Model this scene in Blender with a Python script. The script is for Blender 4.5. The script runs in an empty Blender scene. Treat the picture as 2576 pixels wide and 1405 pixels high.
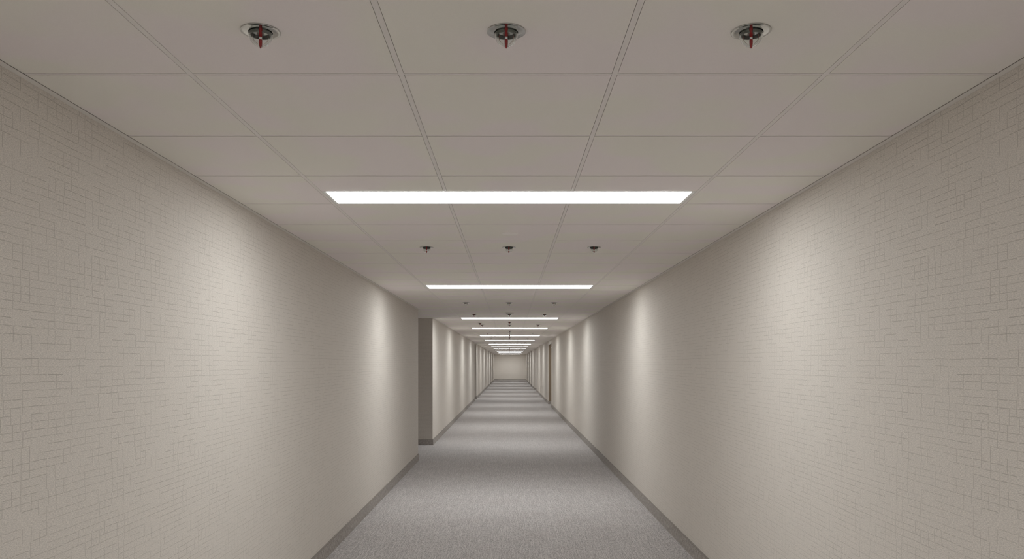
import bpy, bmesh, math, random
from mathutils import Vector
random.seed(7)
S = bpy.context.scene
COL = S.collection

# ---------------------------------------------------------------- dimensions (metres)
W = 1.417          # half width of the corridor
EYE = 1.49         # camera height
H = EYE + 0.832    # ceiling height
END = 70.0         # far wall
BACK = -8.0        # wall behind the camera
T = 0.61           # ceiling tile module
Y0 = 2.257         # one cross tee line
GX = [-0.919, -0.313, 0.301, 0.908]   # main tees
CX = -0.0055

# ---------------------------------------------------------------- material helpers
def new_mat(name):
    m = bpy.data.materials.new(name); m.use_nodes = True
    nt = m.node_tree
    for n in list(nt.nodes): nt.nodes.remove(n)
    out = nt.nodes.new('ShaderNodeOutputMaterial')
    b = nt.nodes.new('ShaderNodeBsdfPrincipled')
    nt.links.new(b.outputs[0], out.inputs[0])
    return m, nt, b, out

def plain(name, col, rough=0.6, metal=0.0, spec=0.5, ior=None):
    m, nt, b, o = new_mat(name)
    b.inputs['Base Color'].default_value = (*col, 1)
    b.inputs['Roughness'].default_value = rough
    b.inputs['Metallic'].default_value = metal
    b.inputs['Specular IOR Level'].default_value = spec
    return m

class N:
    """tiny math-node builder"""
    def __init__(s, nt): s.nt = nt
    def put(s, sock, v):
        if hasattr(v, 'links'): s.nt.links.new(v, sock)
        else: sock.default_value = v
    def m(s, op, a, b=0.0, c=None):
        n = s.nt.nodes.new('ShaderNodeMath'); n.operation = op
        s.put(n.inputs[0], a); s.put(n.inputs[1], b)
        if c is not None: s.put(n.inputs[2], c)
        return n.outputs[0]
    def xyz(s, x, y, z=0.0):
        n = s.nt.nodes.new('ShaderNodeCombineXYZ')
        s.put(n.inputs[0], x); s.put(n.inputs[1], y); s.put(n.inputs[2], z)
        return n.outputs[0]
    def hash(s, x, y, z=0.0):
        n = s.nt.nodes.new('ShaderNodeTexWhiteNoise'); n.noise_dimensions = '3D'
        s.nt.links.new(s.xyz(x, y, z), n.inputs['Vector'])
        return n.outputs['Value']
    def noise(s, vec, scale, detail=2.0, rough=0.5):
        n = s.nt.nodes.new('ShaderNodeTexNoise')
        s.nt.links.new(vec, n.inputs['Vector'])
        n.inputs['Scale'].default_value = scale
        n.inputs['Detail'].default_value = detail
        n.inputs['Roughness'].default_value = rough
        return n.outputs['Fac']
    def ramp(s, v, lo, hi, a=0.0, b=1.0):
        n = s.nt.nodes.new('ShaderNodeMapRange'); n.interpolation_type = 'SMOOTHSTEP'
        s.put(n.inputs['Value'], v)
        n.inputs['From Min'].default_value = lo; n.inputs['From Max'].default_value = hi
        n.inputs['To Min'].default_value = a; n.inputs['To Max'].default_value = b
        return n.outputs['Result']
    def mix(s, f, a, b):
        n = s.nt.nodes.new('ShaderNodeMix'); n.data_type = 'RGBA'
        s.put(n.inputs['Factor'], f); s.put(n.inputs['A'], a); s.put(n.inputs['B'], b)
        for i in n.inputs:
            if i.type == 'RGBA':
                v = a if i.name == 'A' else b
                if hasattr(v, 'links'): s.nt.links.new(v, i)
                else: i.default_value = v
        return [o for o in n.outputs if o.type == 'RGBA'][0]
    def bump(s, h, dist, strength, bsdf):
        n = s.nt.nodes.new('ShaderNodeBump')
        n.inputs['Strength'].default_value = strength; n.inputs['Distance'].default_value = dist
        s.nt.links.new(h, n.inputs['Height']); s.nt.links.new(n.outputs[0], bsdf.inputs['Normal'])
    def uv(s):
        t = s.nt.nodes.new('ShaderNodeUVMap'); t.uv_map = 'UVMap'
        sp = s.nt.nodes.new('ShaderNodeSeparateXYZ'); s.nt.links.new(t.outputs[0], sp.inputs[0])
        return t.outputs[0], sp.outputs[0], sp.outputs[1]

WALL_COL = (0.688, 0.647, 0.598)
CEIL_COL = (0.900, 0.866, 0.846)

def wallpaper():
    m, nt, b, o = new_mat('woven_wallpaper'); k = N(nt)
    _, u, v = k.uv()
    # slight hand-drawn wobble
    wob = k.noise(k.xyz(u, v), 9.0, 2.0)
    wob2 = k.noise(k.xyz(k.m('ADD', u, 31.7), v), 8.0, 2.0)
    uu = k.m('MULTIPLY_ADD', k.m('SUBTRACT', wob, 0.5), 0.006, u)
    vv = k.m('MULTIPLY_ADD', k.m('SUBTRACT', wob2, 0.5), 0.005, v)
    def lines(hh, seg, keep, gap, wd, a, bb, seed, jit):
        # a: along, bb: across (spacing hh); every stroke may sit slightly off its row
        q = k.m('DIVIDE', bb, hh)
        r = k.m('FLOOR', k.m('ADD', q, 0.5))
        off = k.hash(r, seed, 3.3)
        s = k.m('ADD', k.m('DIVIDE', a, seg), k.m('MULTIPLY', k.m('FLOOR', k.m('MULTIPLY', off, 16.0)), 0.5))
        c = k.m('FLOOR', s); fr = k.m('SUBTRACT', s, c)
        j = k.m('MULTIPLY', k.m('SUBTRACT', k.hash(r, c, seed + 4.5), 0.5), jit)
        dist = k.m('MULTIPLY', k.m('ABSOLUTE', k.m('SUBTRACT', k.m('SUBTRACT', q, r), j)), hh)
        on = k.m('GREATER_THAN', k.hash(r, c, seed + 0.5), 1 - keep)
        ge = k.m('MULTIPLY', k.ramp(fr, gap * 0.5, gap), k.ramp(fr, 1 - gap * 0.5, 1 - gap))
        st = k.m('MULTIPLY_ADD', k.hash(c, r, seed + 1.5), 0.45, 0.55)
        line = k.ramp(dist, wd * 0.35, wd * 0.95, 1.0, 0.0)
        return k.m('MULTIPLY', k.m('MULTIPLY', line, on), k.m('MULTIPLY', ge, st))
    h = lines(0.0235, 0.086, 0.80, 0.05, 0.00125, uu, vv, 1.0, 0.10)
    w = lines(0.043, 0.047, 0.56, 0.05, 0.0014, vv, uu, 2.0, 0.30)
    ln = k.m('MAXIMUM', h, w)
    big = k.noise(k.xyz(u, v), 2.5, 1.0)
    ln = k.m('MULTIPLY', ln, k.ramp(big, 0.3, 0.6, 0.7, 1.0))
    # thread texture
    th = k.noise(k.xyz(k.m('MULTIPLY', u, 110.0), k.m('MULTIPLY', v, 620.0)), 1.0, 3.0, 0.6)
    th2 = k.noise(k.xyz(k.m('MULTIPLY', u, 420.0), k.m('MULTIPLY', v, 330.0)), 1.0, 1.0)
    ba = (*WALL_COL, 1)
    dk = tuple(c * 0.80 for c in WALL_COL) + (1,)
    lt = tuple(min(1, c * 1.13) for c in WALL_COL) + (1,)
    base = k.mix(k.ramp(k.m('MULTIPLY_ADD', th2, 0.22, k.m('MULTIPLY', th, 0.78)), 0.36, 0.64), dk, lt)
    lc = tuple(c * f for c, f in zip(WALL_COL, (0.62, 0.605, 0.59))) + (1,)
    col = k.mix(ln, base, lc)
    nt.links.new(col, b.inputs['Base Color'])
    b.inputs['Roughness'].default_value = 0.72
    b.inputs['Specular IOR Level'].default_value = 0.25
    hgt = k.m('SUBTRACT', k.m('MULTIPLY', th, 0.25), ln)
    k.bump(hgt, 0.0008, 0.5, b)
    return m

def carpet(name, dark, lite, strk, spk, thread=0.55):
    m, nt, b, o = new_mat(name); k = N(nt)
    _, u, v = k.uv()
    wb = k.noise(k.xyz(u, v), 14.0, 1.0)
    uu = k.m('MULTIPLY_ADD', k.m('SUBTRACT', wb, 0.5), 0.0016, u)
    s1 = k.noise(k.xyz(k.m('MULTIPLY', uu, 200.0), k.m('MULTIPLY', v, 6.0)), 1.0, 1.0, 0.5)
    s2 = k.noise(k.xyz(k.m('MULTIPLY', uu, 300.0), k.m('MULTIPLY', v, 30.0), 5.0), 1.0, 1.0, 0.5)
    sp = k.noise(k.xyz(k.m('MULTIPLY', u, 400.0), k.m('MULTIPLY', v, 130.0), 9.0), 1.0, 1.0, 0.6)
    # thin pulled threads in ribs along the corridor
    q = k.m('DIVIDE', uu, 0.0135); r = k.m('FLOOR', q)
    cv = k.m('ADD', k.m('DIVIDE', v, 0.30), k.m('MULTIPLY', k.hash(r, 4.0), 9.0)); ci_ = k.m('FLOOR', cv)
    jt = k.m('MULTIPLY_ADD', k.hash(r, ci_, 2.0), 0.4, 0.3)
    dd = k.m('ABSOLUTE', k.m('SUBTRACT', k.m('SUBTRACT', q, r), jt))
    rib = k.m('MULTIPLY', k.ramp(dd, 0.08, 0.24, 1.0, 0.0), k.m('MULTIPLY', k.ramp(k.hash(r, ci_, 6.0), 0.25, 0.9), k.ramp(k.m('ABSOLUTE', k.m('SUBTRACT', k.m('FRACT', cv), 0.5)), 0.3, 0.5, 1.0, 0.0)))
    rib = k.m('MULTIPLY', rib, k.ramp(sp, 0.3, 0.6, 0.4, 1.0))
    cl = k.noise(k.xyz(k.m('MULTIPLY', u, 100.0), k.m('MULTIPLY', v, 32.0), 2.0), 1.0, 1.0, 0.5)
    f = k.m('ADD', k.m('MULTIPLY', s1, strk), k.m('MULTIPLY', sp, spk))
    f = k.m('ADD', f, k.m('MULTIPLY', s2, 0.74 - strk - spk))
    f = k.m('ADD', f, k.m('MULTIPLY', cl, 0.26))
    fac = k.ramp(f, 0.42, 0.58)
    col = k.mix(fac, (*dark, 1), (*lite, 1))
    col = k.mix(k.m('MULTIPLY', rib, thread), col, tuple(min(1, c * 1.18) for c in lite) + (1,))
    pat = k.noise(k.xyz(u, v), 3.0, 2.0)
    col = k.mix(k.ramp(pat, 0.4, 0.75, 0.0, 0.12), col, (dark[0] * 1.1, dark[1] * 0.93, dark[2] * 0.93, 1))
    nt.links.new(col, b.inputs['Base Color'])
    b.inputs['Roughness'].default_value = 0.95
    b.inputs['Specular IOR Level'].default_value = 0.1
    k.bump(f, 0.002, 0.4, b)
    return m

def ceiling_mat():
    m, nt, b, o = new_mat('ceiling_tile_paint'); k = N(nt)
    t = nt.nodes.new('ShaderNodeTexCoord').outputs['Object']
    a = k.noise(t, 2.6, 1.0)
    c = k.noise(t, 420.0, 1.0)
    c1 = (CEIL_COL[0] * 1.005, CEIL_COL[1] * 0.985, CEIL_COL[2] * 1.01, 1)
    c2 = (CEIL_COL[0] * 0.99, CEIL_COL[1] * 1.01, CEIL_COL[2] * 0.965, 1)
    col = k.mix(k.ramp(a, 0.4, 0.6), c1, c2)
    col = k.mix(k.ramp(c, 0.3, 0.7, 0.0, 0.05), col, (0.45, 0.42, 0.38, 1))
    nt.links.new(col, b.inputs['Base Color'])
    b.inputs['Roughness'].default_value = 0.85
    b.inputs['Specular IOR Level'].default_value = 0.2
    return m

M = {}
M['wall'] = wallpaper()
M['carpet'] = carpet('ribbed_carpet', (0.270, 0.257, 0.255), (0.610, 0.586, 0.580), 0.12, 0.40, 0.62)
M['base'] = carpet('carpet_skirting', (0.23, 0.212, 0.198), (0.52, 0.487, 0.46), 0.04, 0.5, 0.0)
M['binding'] = plain('skirting_binding', (0.26, 0.24, 0.22), 0.7)
M['ceil'] = ceiling_mat()
M['tee'] = plain('painted_steel_grid', tuple(c * 0.93 for c in CEIL_COL), 0.5, 0, 0.3)
M['gap'] = plain('dark_reveal', (0.13, 0.115, 0.10), 0.9)
M['angle'] = plain('wall_angle_paint', (0.80, 0.775, 0.74), 0.5, 0, 0.3)
M['frame'] = plain('light_frame_enamel', (0.80, 0.81, 0.79), 0.4, 0, 0.4)
M['chrome'] = plain('polished_chrome', (0.50, 0.50, 0.485), 0.10, 1.0)
M['dchrome'] = plain('dark_chrome', (0.13, 0.14, 0.13), 0.22, 1.0)
M['red'] = plain('red_glass_bulb', (0.26, 0.006, 0.006), 0.12, 0, 0.6)
M['silver'] = plain('silver_band', (0.8, 0.78, 0.76), 0.15, 1.0)
M['door'] = plain('brown_door_laminate', (0.26, 0.20, 0.14), 0.45)
M['dframe'] = plain('door_frame_paint', (0.45, 0.42, 0.38), 0.45)
M['white'] = plain('white_plastic', (0.74, 0.73, 0.70), 0.4)
M['offwhite'] = plain('offwhite_plastic', tuple(c * 1.04 for c in CEIL_COL), 0.55)
def glass():
    m, nt, b, o = new_mat('clear_glass')
    b.inputs['Base Color'].default_value = (0.93, 0.95, 0.94, 1)
    b.inputs['Roughness'].default_value = 0.02
    b.inputs['Transmission Weight'].default_value = 1.0
    b.inputs['IOR'].default_value = 1.47
    return m
M['glass'] = glass()
def lamp(e):
    m = bpy.data.materials.new('lit_diffuser'); m.use_nodes = True
    nt = m.node_tree
    for n in list(nt.nodes): nt.nodes.remove(n)
    out = nt.nodes.new('ShaderNodeOutputMaterial'); em = nt.nodes.new('ShaderNodeEmission')
    em.inputs[0].default_value = (0.985, 1.0, 0.985, 1); em.inputs[1].default_value = e
    nt.links.new(em.outputs[0], out.inputs[0])
    return m
LAMP_E = 18.0
M['lamp'] = lamp(LAMP_E)

# ---------------------------------------------------------------- mesh helpers
def box(bm, x0, x1, y0, y1, z0, z1, mi=0):
    vs = [bm.verts.new((x, y, z)) for z in (z0, z1) for y in (y0, y1) for x in (x0, x1)]
    for f in ((0, 2, 3, 1), (4, 5, 7, 6), (0, 1, 5, 4), (2, 6, 7, 3), (0, 4, 6, 2), (1, 3, 7, 5)):
        fc = bm.faces.new([vs[i] for i in f]); fc.material_index = mi

def lathe(bm, prof, n=40, mi=0, smooth=True, closed=False):
    rings = []
    for r, z in prof:
        if r < 1e-6: rings.append([bm.verts.new((0, 0, z))])
        else: rings.append([bm.verts.new((r * math.cos(2 * math.pi * i / n), r * math.sin(2 * math.pi * i / n), z)) for i in range(n)])
    pairs = list(zip(rings, rings[1:]))
    if closed: pairs.append((rings[-1], rings[0]))
    for a, b in pairs:
        for i in range(n):
            j = (i + 1) % n
            if len(a) == 1 and len(b) == 1: continue
            if len(a) == 1: f = bm.faces.new((a[0], b[i], b[j]))
            elif len(b) == 1: f = bm.faces.new((a[i], b[0], a[j]))
            else: f = bm.faces.new((a[i], b[i], b[j], a[j]))
            f.material_index = mi; f.smooth = smooth

def finish(name, bm, mats, parent=None, uv=False, loc=(0, 0, 0)):
    bmesh.ops.recalc_face_normals(bm, faces=bm.faces[:])
    if uv:
        L = bm.loops.layers.uv.new('UVMap')
        for f in bm.faces:
            n = f.normal
            for l in f.loops:
                c = l.vert.co
                if abs(n.z) > 0.7: l[L].uv = (c.x + 3, c.y + 20)
                elif abs(n.x) > 0.7: l[L].uv = (c.y + 20, c.z)
                else: l[L].uv = (c.x + 3, c.z)
    me = bpy.data.meshes.new(name); bm.to_mesh(me); bm.free()
    for m in (mats if isinstance(mats, (list, tuple)) else [mats]): me.materials.append(m)
    o = bpy.data.objects.new(name, me); COL.objects.link(o)
    o.location = loc
    if parent is not None: o.parent = parent
    return o

def struct(name, bm, mats, uv=False, parent=None):
    o = finish(name, bm, mats, parent, uv)
    if parent is None: o['kind'] = 'structure'
    return o

def thing(name, label, cat, loc, group=None):
    o = bpy.data.objects.new(name, None); COL.objects.link(o)
    o.location = loc; o.empty_display_size = 0.05
    o['label'] = label; o['category'] = cat
    if group: o['group'] = group
    return o

def dup(root, loc, label):
    r = root.copy(); COL.objects.link(r); r.location = loc; r['label'] = label
    for ch in list(root.children):
        c = ch.copy(); COL.objects.link(c); c.parent = r
        for g in list(ch.children):
            d = g.copy(); COL.objects.link(d); d.parent = c
    return r

# ---------------------------------------------------------------- openings
# (y_near, y_far, depth, header height or None)
L_OPEN = [(12.1, 14.35, 5.5, None), (31.4, 33.1, 4.0, None)]
R_OPEN = [(26.9, 28.9, 0.75, 2.215), (42.0, 44.2, 2.2, None), (50.4, 52.2, 2.0, None)]
TH = 0.16

def side_walls(name, sgn, opens):
    bm = bmesh.new()
    def bx(x0, x1, y0, y1, z0=0.0, z1=H + 0.03):
        a, b = sorted((sgn * x0, sgn * x1)); box(bm, a, b, y0, y1, z0, z1)
    y = BACK
    for (a, b, d, hd) in opens:
        bx(W, W + TH, y, a - TH)
        bx(W, W + d + TH, a - TH, a)          # pier plus the near side of the recess
        bx(W + d, W + d + TH, a, b)           # back of the recess
        bx(W, W + d + TH, b, b + TH)          # far side of the recess
        if hd: bx(W, W + TH, a, b, hd, H + 0.03)
        y = b + TH
    bx(W, W + TH, y, END)
    return struct(name, bm, M['wall'], uv=True)
side_walls('wall_left', -1, L_OPEN)
side_walls('wall_right', 1, R_OPEN)
bm = bmesh.new(); box(bm, -W - TH, W + TH, END, END + TH, 0, H + 0.03); struct('wall_end', bm, M['wall'], uv=True)
bm = bmesh.new(); box(bm, -W - TH, W + TH, BACK - TH, BACK, 0, H + 0.03); struct('wall_back', bm, M['wall'], uv=True)

# floor
bm = bmesh.new()
box(bm, -W - 6, W + 3, BACK - TH, END + TH, -0.1, 0.0)
struct('floor', bm, M['carpet'], uv=True)

# skirting: carpet strip with a binding lip on top
BH, BT = 0.100, 0.011
def skirting(name, sgn, opens):
    bm = bmesh.new()
    def run(x0, x1, y0, y1):
        a, b = sorted((sgn * x0, sgn * x1))
        box(bm, a, b, y0, y1, 0.0, BH, 0)
    def lip(x0, x1, y0, y1):
        a, b = sorted((sgn * x0, sgn * x1))
        box(bm, a, b, y0, y1, BH, BH + 0.004, 1)
    y = BACK
    e = 0.0015
    for (a, b, d, hd) in opens:
        for f, q in ((run, 0.0), (lip, e)):
            f(W - BT - q, W, y, a + BT + q)
            f(W, W + d, a, a + BT + q)
            f(W + d - BT - q, W + d, a + BT, b - BT)
            f(W, W + d, b - BT - q, b)
        y = b - BT
    for f, q in ((run, 0.0), (lip, e)):
        f(W - BT - q, W, y, END)
    return struct(name, bm, [M['base'], M['binding']], uv=True)
skirting('baseboard_left', -1, L_OPEN)
skirting('baseboard_right', 1, R_OPEN)
bm = bmesh.new()
box(bm, -W + BT, W - BT, END - BT, END, 0, BH, 0); box(bm, -W + BT, W - BT, END - BT - 0.0015, END, BH, BH + 0.004, 1)
struct('baseboard_end', bm, [M['base'], M['binding']], uv=True)

# ---------------------------------------------------------------- ceiling
LIGHTS = [-5.0, 0.35, 3.925, 8.54, 14.45, 18.45, 23.4, 28.15, 33.26, 38.0, 43.0, 48.4, 54.2, 61.0, 68.3]
LW, LD = 1.808, 0.290
DEEP = 1.2                # the fixtures beyond the first are this much deeper      # fixture outside size
rows = []
k0 = int(math.floor((BACK - Y0) / T))
yy = Y0 + k0 * T
while yy < END + T: rows.append(round(yy, 4)); yy += T
# centre of each light snapped against the nearest cross tee so one long edge sits on the grid
lights = []
for i, c in enumerate(LIGHTS):
    n, f = c - LD / 2, c + LD / 2
    gn = min(rows, key=lambda r: abs(r - n)); gf = min(rows, key=lambda r: abs(r - f))
    if abs(gn - n) < abs(gf - f): c2 = gn + LD / 2 + 0.006
    else: c2 = gf - LD / 2 - 0.006
    if abs(c2 - c) > 0.12 or c in (14.45, 33.26): c2 = c
    lights.append(c2)

def half(c): return LD / 2 * (DEEP if c > 6 else 1.0)
TG = 0.0075     # half tee width
CG = 0.0045    # half width of the slimmer cross tees
RV = 0.0015     # reveal beside a tee
bm = bmesh.new(); tees = bmesh.new()
def tile(x0, x1, y0, y1):
    y0 = max(y0, BACK - 0.01); y1 = min(y1, END + 0.01)
    if y1 - y0 < 0.03 or x1 - x0 < 0.03: return
    box(bm, x0, x1, y0, y1, H, H + 0.012, 0)
gcols = [-W] + GX + [W]
for ci in range(5):
    xa, xb = gcols[ci], gcols[ci + 1]
    xl = xa + (TG + RV if ci > 0 else 0.0); xr = xb - (TG + RV if ci < 4 else 0.0)
    cuts = [(r, None) for r in rows]
    centre = 1 <= ci <= 3
    cc = sorted(rows)
    if centre:
        ex = []
        for c in lights: ex += [c - half(c), c + half(c)]
        cc = sorted(cc + ex)
        ded = [cc[0]]
        for q in cc[1:]:
            if q - ded[-1] < 0.03:
                if q in ex: ded[-1] = q
            else: ded.append(q)
        cc = ded
    for a, b in zip(cc, cc[1:]):
        mid = (a + b) / 2
        if centre and any(abs(mid - c) < half(c) for c in lights): continue
        ea = 0.002 if centre and a in ex else CG + 0.0036
        eb = 0.002 if centre and b in ex else CG + 0.0036
        tile(xl, xr, a + ea, b - eb)
    for a in cc:
        if a < BACK or a > END: continue
        if centre and any(abs(a - c) < half(c) + 0.02 for c in lights): continue
        x0 = xa + (TG if ci > 0 else 0); x1 = xb - (TG if ci < 4 else 0)
        box(tees, x0, x1, a - CG, a + CG, H + 0.0004, H + 0.004, 0)
# main tees
for gi, x in enumerate(GX):
    segs = [(BACK, END)]
    if gi in (1, 2):
        segs = []; y = BACK
        for c in sorted(lights): segs.append((y, c - half(c))); y = c + half(c)
        segs.append((y, END))
    for a, b in segs:
        box(tees, x - TG, x + TG, a, b, H, H + 0.0045, 0)
# dark plenum board right above the tile backs, seen only through the reveals
box(bm, -W - 6, W + 3, BACK - TH, END + TH, H + 0.013, H + 0.09, 1)
# side recess ceilings: tiled at the same module
def side_ceiling(sgn, opens):
    for (a, b, d, hd) in opens:
        z = hd if hd else H
        cols = []
        x = W + (0.0 if not hd else 0.0)
        nx = 0.911 + T * 2
        xs = [W + (TH if hd else 0)]
        while nx < W + d: xs.append(nx); nx += T
        xs.append(W + d)
        ys = [a] + [r for r in rows if a + 0.05 < r < b - 0.05] + [b]
        for xa, xb in zip(xs, xs[1:]):
            for ya, yb in zip(ys, ys[1:]):
                p0 = xa + (0 if xa == xs[0] else TG + RV); p1 = xb - TG - RV
                q0, q1 = sorted((sgn * p0, sgn * p1))
                z1 = H + 0.012
                box(bm, q0, q1, ya + (0 if ya == a else TG + RV), yb - (0 if yb == b else TG + RV), z, z1, 0)
        if not hd:
            for r in ys[1:-1]:
                q0, q1 = sorted((sgn * W, sgn * (W + d))); box(tees, q0, q1, r - TG, r + TG, H + 0.0004, H + 0.004, 0)
            for xv in xs[1:-1]:
                box(tees, sgn * xv - TG, sgn * xv + TG, a, b, H + 0.0003, H + 0.0042, 0)
side_ceiling(-1, L_OPEN); side_ceiling(1, R_OPEN)
struct('ceiling', bm, [M['ceil'], M['gap']])
struct('trim_1', tees, M['tee'])

# wall angle along both side walls
AW = 0.020
def angle(name, sgn, opens):
    bm = bmesh.new()
    def p(y0, y1):
        a, b = sorted((sgn * (W - AW), sgn * W)); box(bm, a, b, y0, y1, H - 0.0030, H - 0.0012, 0)
        a, b = sorted((sgn * (W - AW + 0.0005), sgn * (W - AW - 0.0012)))
        box(bm, a, b, y0, y1, H - 0.0004, H + 0.001, 1)      # shadow line beside the flange
    y = BACK
    for (a, b, d, hd) in opens:
        if not hd: p(y, a); y = b
    p(y, END)
    struct(name, bm, [M['angle'], M['gap']])
angle('trim_2', -1, L_OPEN); angle('trim_3', 1, R_OPEN)

# ---------------------------------------------------------------- ceiling lights
ORD = ['nearest', 'second nearest', 'third nearest', 'fourth nearest', 'fifth nearest', 'sixth nearest', 'seventh nearest',
       'eighth nearest', 'ninth nearest', 'tenth nearest', 'eleventh nearest', 'second farthest', 'farthest']
def make_light():
    t = thing('ceiling_light', '', 'ceiling light', (0, 0, H), 'long white light panels across the corridor ceiling')
    fr = bmesh.new(); a, b = LW / 2, LD / 2
    fl, ff = 0.003, 0.019     # slim near lip, broader far lip
    lo, hi = -0.0010, 0.012
    box(fr, -a, a, -b, -b + fl, lo, hi); box(fr, -a, a, b - ff, b, lo, hi)
    box(fr, -a, -a + 0.020, -b + fl, b - ff, lo, hi); box(fr, a - 0.020, a, -b + fl, b - ff, lo, hi)
    finish('frame', fr, M['frame'], t)
    df = bmesh.new(); box(df, -a + 0.020, a - 0.020, -b + fl, b - ff, -0.0025, 0.0095)
    finish('diffuser', df, M['lamp'], t)
    return t
proto = make_light()
vis = 0
for i, c in enumerate(lights):
    loc = (CX, c, H)
    if c < 1.5:
        lab = 'long white ceiling light panel over the camera' if c > -1 else 'long white ceiling light panel beside the rear wall'
    else:
        extra = {0: 'with its full frame showing', 12: 'right in front of the end wall'}.get(vis, 'counting from the camera')
        lab = f'long white ceiling light panel across the corridor, {ORD[vis]}, {extra}'
        vis += 1
    if i == 0: proto.location = loc; proto['label'] = lab
    else:
        o = dup(proto, loc, lab)
        if c > 6: o.scale = (1, DEEP, 1)

# ---------------------------------------------------------------- sprinklers
def make_sprinkler():
    t = thing('ceiling_sprinkler', '', 'sprinkler', (0, 0, H), 'clear domed ceiling sprinklers with red rods')
    bm = bmesh.new()   # thin dished cover plate
    lathe(bm, [(0.0, 0.0), (0.0485, 0.0), (0.0492, -0.0008), (0.0490, -0.0022), (0.0476, -0.0028), (0.0462, -0.0022), (0.040, -0.0030), (0.031, -0.0046), (0.0292, -0.0046), (0.0285, -0.0025), (0.0, -0.0025)], 64)
    finish('cover_plate', bm, M['chrome'], t)
    bm = bmesh.new()   # dark threaded collar seen through the glass
    lathe(bm, [(0.0262, -0.0025), (0.0262, -0.0050), (0.0240, -0.0062), (0.0262, -0.0076), (0.0238, -0.0092), (0.0258, -0.0108), (0.0236, -0.0118), (0.0226, -0.0100), (0.0226, -0.0025)], 48)
    finish('collar', bm, M['dchrome'], t)
    bm = bmesh.new()   # glass dome, a real shell
    outp = [(0.0288, -0.0030), (0.0290, -0.009), (0.0284, -0.014), (0.0268, -0.0195), (0.0240, -0.0252), (0.0200, -0.0305), (0.0146, -0.0348), (0.0080, -0.0376), (0.0, -0.0386)]
    inn = [(0.0, -0.0374), (0.0077, -0.0364), (0.0140, -0.0337), (0.0192, -0.0296), (0.0230, -0.0246), (0.0257, -0.0192), (0.0273, -0.0139), (0.0279, -0.009), (0.0277, -0.0030)]
    lathe(bm, outp + inn, 56, closed=True)
    finish('glass_dome', bm, M['glass'], t)
    # red blade standing upright through the middle of the dome, tip poking out below
    prof = [(-0.0035, 0.0305, 0.0040), (-0.009, 0.0300, 0.0040), (-0.0135, 0.0292, 0.0033), (-0.0150, 0.0288, 0.0040), (-0.0205, 0.0268, 0.0042),
            (-0.0240, 0.0250, 0.0032), (-0.0285, 0.0222, 0.0032), (-0.0300, 0.0210, 0.0040), (-0.0345, 0.0160, 0.0040), (-0.0375, 0.0105, 0.0032), (-0.0400, 0.0050, 0.0022), (-0.0425, 0.0018, 0.0014)]
    def blade(rows_, name, mat, par, grow=0.0):
        bm = bmesh.new(); prev = None
        for z, hy, hx in rows_:
            hx += grow; hy += grow; c = min(hx, hy) * 0.45
            cur = [bm.verts.new(p) for p in ((hx, -hy + c, z), (hx, hy - c, z), (hx - c, hy, z), (-hx + c, hy, z), (-hx, hy - c, z), (-hx, -hy + c, z), (-hx + c, -hy, z), (hx - c, -hy, z))]
            if prev:
                for q in range(8): bm.faces.new((prev[q], prev[(q + 1) % 8], cur[(q + 1) % 8], cur[q]))
            else: bm.faces.new(cur)
            prev = cur
        bm.faces.new(prev)
        return finish(name, bm, mat, par)
    rod = blade(prof, 'red_rod', M['red'], t)
    blade([(-0.0238, 0.0252, 0.0030), (-0.0262, 0.0240, 0.0026), (-0.0286, 0.0222, 0.0030)], 'silver_band', M['silver'], rod, 0.0006)
    bm = bmesh.new()   # two curved yoke arms
    for s in (-1, 1):
        prev = None
        pts = [(s * 0.0175, -0.010), (s * 0.0190, -0.016), (s * 0.0175, -0.022), (s * 0.013, -0.028), (s * 0.007, -0.0325)]
        for (x, z) in pts:
            r = 0.0011
            ring = [bm.verts.new((x + r * math.cos(q), r * math.sin(q), z)) for q in (0, 1.57, 3.14, 4.71)]
            if prev:
                for j in range(4): bm.faces.new((prev[j], prev[(j + 1) % 4], ring[(j + 1) % 4], ring[j]))
            prev = ring
    finish('yoke', bm, M['silver'], t)
    return t
sp = make_sprinkler(); first = True
words = {1: 'first', 2: 'second', 3: 'third', 4: 'fourth', 5: 'fifth', 6: 'sixth', 7: 'seventh', 8: 'eighth', 9: 'ninth', 10: 'tenth', 11: 'eleventh', 12: 'twelfth', 13: 'thirteenth', 14: 'last'}
place = [  # y, x positions of left, centre, right
    (1.965, (-0.625, -0.0095, 0.604)), (5.61, (-0.597, -0.008, 0.601)), (10.71, (-0.6, -0.01, 0.6)),
    (13.28, (-0.607, -0.01, 0.585)), (16.85, (-0.60, -0.012, 0.599)), (21.4, (-0.615, -0.01, 0.604)),
    (26.1, (-0.63, -0.01, 0.585)), (30.7, (-0.607, -0.01, 0.59)), (36.3, (-0.61, -0.01, 0.58)),
    (41.6, (-0.61, -0.01, 0.59)), (46.6, (-0.61, -0.01, 0.59)), (52.4, (-0.61, -0.01, 0.59)), (58.2, (-0.61, -0.01, 0.59)), (65.0, (-0.61, -0.01, 0.59))]
for ri, (y, xs) in enumerate(place):
    for side, x in zip(('left', 'centre', 'right'), xs):
        if ri == 0: lab = f'large clear-domed sprinkler with red rod, {side} one of the three nearest the camera'
        elif ri == 1: lab = f'small clear-domed sprinkler, {side} of the trio between the two nearest light panels'
        elif ri == 13: lab = f'tiny dark red sprinkler, {side} of the last row before the farthest light panel'
        else: lab = f'tiny dark red sprinkler, {side} one of the {words[ri+1]} row of three from the camera'
        if first: sp.location = (x, y, H); sp['label'] = lab; first = False; o = sp
        else: o = dup(sp, (x, y, H), lab)
        o.rotation_euler = (0, 0, math.atan2(-x, y))
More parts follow.
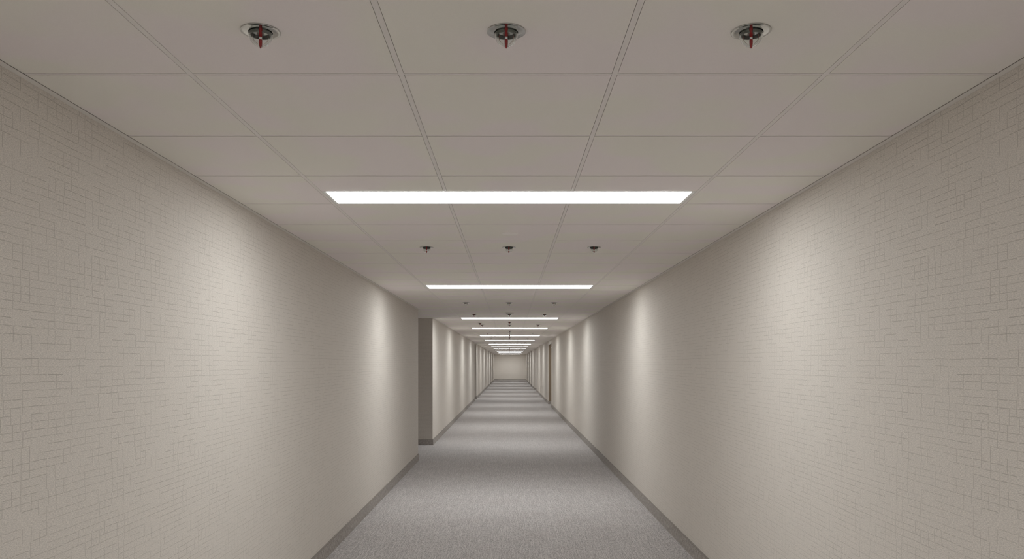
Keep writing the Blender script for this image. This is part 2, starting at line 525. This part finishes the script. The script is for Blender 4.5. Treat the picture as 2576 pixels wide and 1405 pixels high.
for y, x, lab in [(15.75, -0.011, 'lone sprinkler on the centre line just past the third nearest light panel'),
               (16.05, -0.615, 'lone sprinkler at left, just above the left end of the fifth sprinkler row'),
               (20.0, -0.01, 'lone sprinkler on the centre line just past the fourth nearest light panel'),
               (22.7, -0.01, 'lone sprinkler on the centre line touching the fifth nearest light panel'),
               (24.9, -0.01, 'lone sprinkler on the centre line just past the fifth nearest light panel'),
               (33.9, -0.01, 'lone sprinkler on the centre line just past the seventh nearest light panel'),
               (39.3, -0.01, 'lone sprinkler on the centre line just past the eighth nearest light panel'),
               (44.5, -0.01, 'lone sprinkler on the centre line just past the ninth nearest light panel'),
               (49.8, -0.01, 'lone sprinkler on the centre line just past the tenth nearest light panel')]:
    dup(sp, (x, y, H), lab)

# flush cover plates and the smoke detector on the centre line
def disc(name, label, cat, x, y, r, drop, parts=False):
    t = thing(name, label, cat, (x, y, H))
    bm = bmesh.new()
    lathe(bm, [(0, 0), (r, 0), (r, -drop * 0.6), (r * 0.94, -drop), (0, -drop)], 48, smooth=False)
    finish('base_plate' if parts else 'plate', bm, M['offwhite'], t)
    if parts:
        bm = bmesh.new()
        lathe(bm, [(0, -drop), (r * 0.86, -drop), (r * 0.80, -drop - 0.003), (r * 0.78, -drop - 0.016), (r * 0.6, -drop - 0.022), (0, -drop - 0.024)], 48)
        finish('sensing_head', bm, M['white'], t)
        bm = bmesh.new()
        lathe(bm, [(r * 0.861, -drop + 0.0005), (r * 0.881, -drop - 0.0004), (r * 0.881, -drop - 0.0036), (r * 0.81, -drop - 0.0036)], 48)
        finish('dark_slot', bm, M['gap'], t)
    return t
t = thing('flush_cover_plate', 'faint round cover plate flush with the ceiling before the second trio of sprinklers', 'cover plate', (0.001, 5.02, H), 'round flush cover plates')
bm = bmesh.new(); lathe(bm, [(0, 0), (0.053, 0), (0.053, -0.0012), (0.0515, -0.0018), (0, -0.0018)], 56, smooth=False)
finish('plate', bm, M['offwhite'], t)
dup(t, (-0.005, 12.07, H), 'round cover plate flush with the ceiling just before the smoke detector')
disc('smoke_detector', 'round off-white smoke detector on the ceiling before the third nearest light panel', 'smoke detector', -0.004, 12.75, 0.073, 0.008, True)

# ---------------------------------------------------------------- doorway in the right wall recess
a, b, d, hd = R_OPEN[0]
bm = bmesh.new()
box(bm, W - 0.006, W + 0.012, a - 0.0, b, hd - 0.035, hd)         # head of the opening
struct('trim_4', bm, M['dframe'])
dr = bmesh.new(); box(dr, W + d - 0.05, W + d - 0.014, a + 0.55, b - 0.55, 0.01, 2.05)
door = struct('door_1', dr, M['door'])
bm = bmesh.new()
x0, x1 = W + d - 0.06, W + d - 0.002
box(bm, x0, x1, a + 0.50, a + 0.548, 0.0, 2.10); box(bm, x0, x1, b - 0.548, b - 0.50, 0.0, 2.10); box(bm, x0, x1, a + 0.548, b - 0.548, 2.052, 2.10)
finish('door_frame', bm, M['dframe'], door)
bm = bmesh.new(); box(bm, W + 0.004, W + d - 0.07, b - 0.014, b - 0.0005, BH + 0.004, hd - 0.002)
struct('jamb_shade_sheet', bm, M['door'])                # brown sheet added on the far jamb, its colour standing in for shade
bm = bmesh.new(); box(bm, W + d - 0.1, W + d - 0.088, a + 0.62, a + 0.74, 1.0, 1.02); box(bm, W + d - 0.09, W + d - 0.05, a + 0.62, a + 0.64, 1.0, 1.02)
finish('door_handle', bm, M['chrome'], door)
t = thing('corner_sensor', 'tiny white fitting high on the right wall corner before the recessed doorway', 'wall fitting', (W + 0.003, 26.86, 2.04))
bm = bmesh.new(); box(bm, -0.018, 0, -0.02, 0.02, -0.03, 0.03); bmesh.ops.bevel(bm, geom=bm.edges[:], offset=0.004, segments=2, affect='EDGES')
finish('housing', bm, M['white'], t)
bm = bmesh.new(); lathe(bm, [(0, -0.004), (0.006, -0.003), (0.008, 0.0), (0, 0.0)], 16)
o = finish('lens', bm, M['glass'], t, loc=(-0.0185, 0, 0)); o.rotation_euler = (0, math.pi / 2, 0)

# ---------------------------------------------------------------- camera / world / view
cam = bpy.data.cameras.new('camera'); co = bpy.data.objects.new('camera', cam); COL.objects.link(co)
co.location = (0, 0, EYE); co.rotation_euler = (math.pi / 2, 0, 0)
cam.sensor_width = 36; cam.lens = 36 * 1973 / 2576
cam.shift_x = (1288 - 1283) / 2576; cam.shift_y = (914 - 702.5) / 2576
cam.clip_start = 0.05; cam.clip_end = 200
S.camera = co
w = bpy.data.worlds.new('world'); S.world = w; w.use_nodes = True
w.node_tree.nodes['Background'].inputs[0].default_value = (0, 0, 0, 1)
S.cycles.max_bounces = 12; S.cycles.diffuse_bounces = 8
S.cycles.use_adaptive_sampling = True; S.cycles.adaptive_threshold = 0.035; S.cycles.adaptive_min_samples = 24
S.cycles.use_denoising = True
S.cycles.sample_clamp_indirect = 6
S.view_settings.view_transform = 'Standard'; S.view_settings.look = 'None'
S.view_settings.gamma = 1.0; S.view_settings.use_curve_mapping = False
S.view_settings.exposure = 0.0
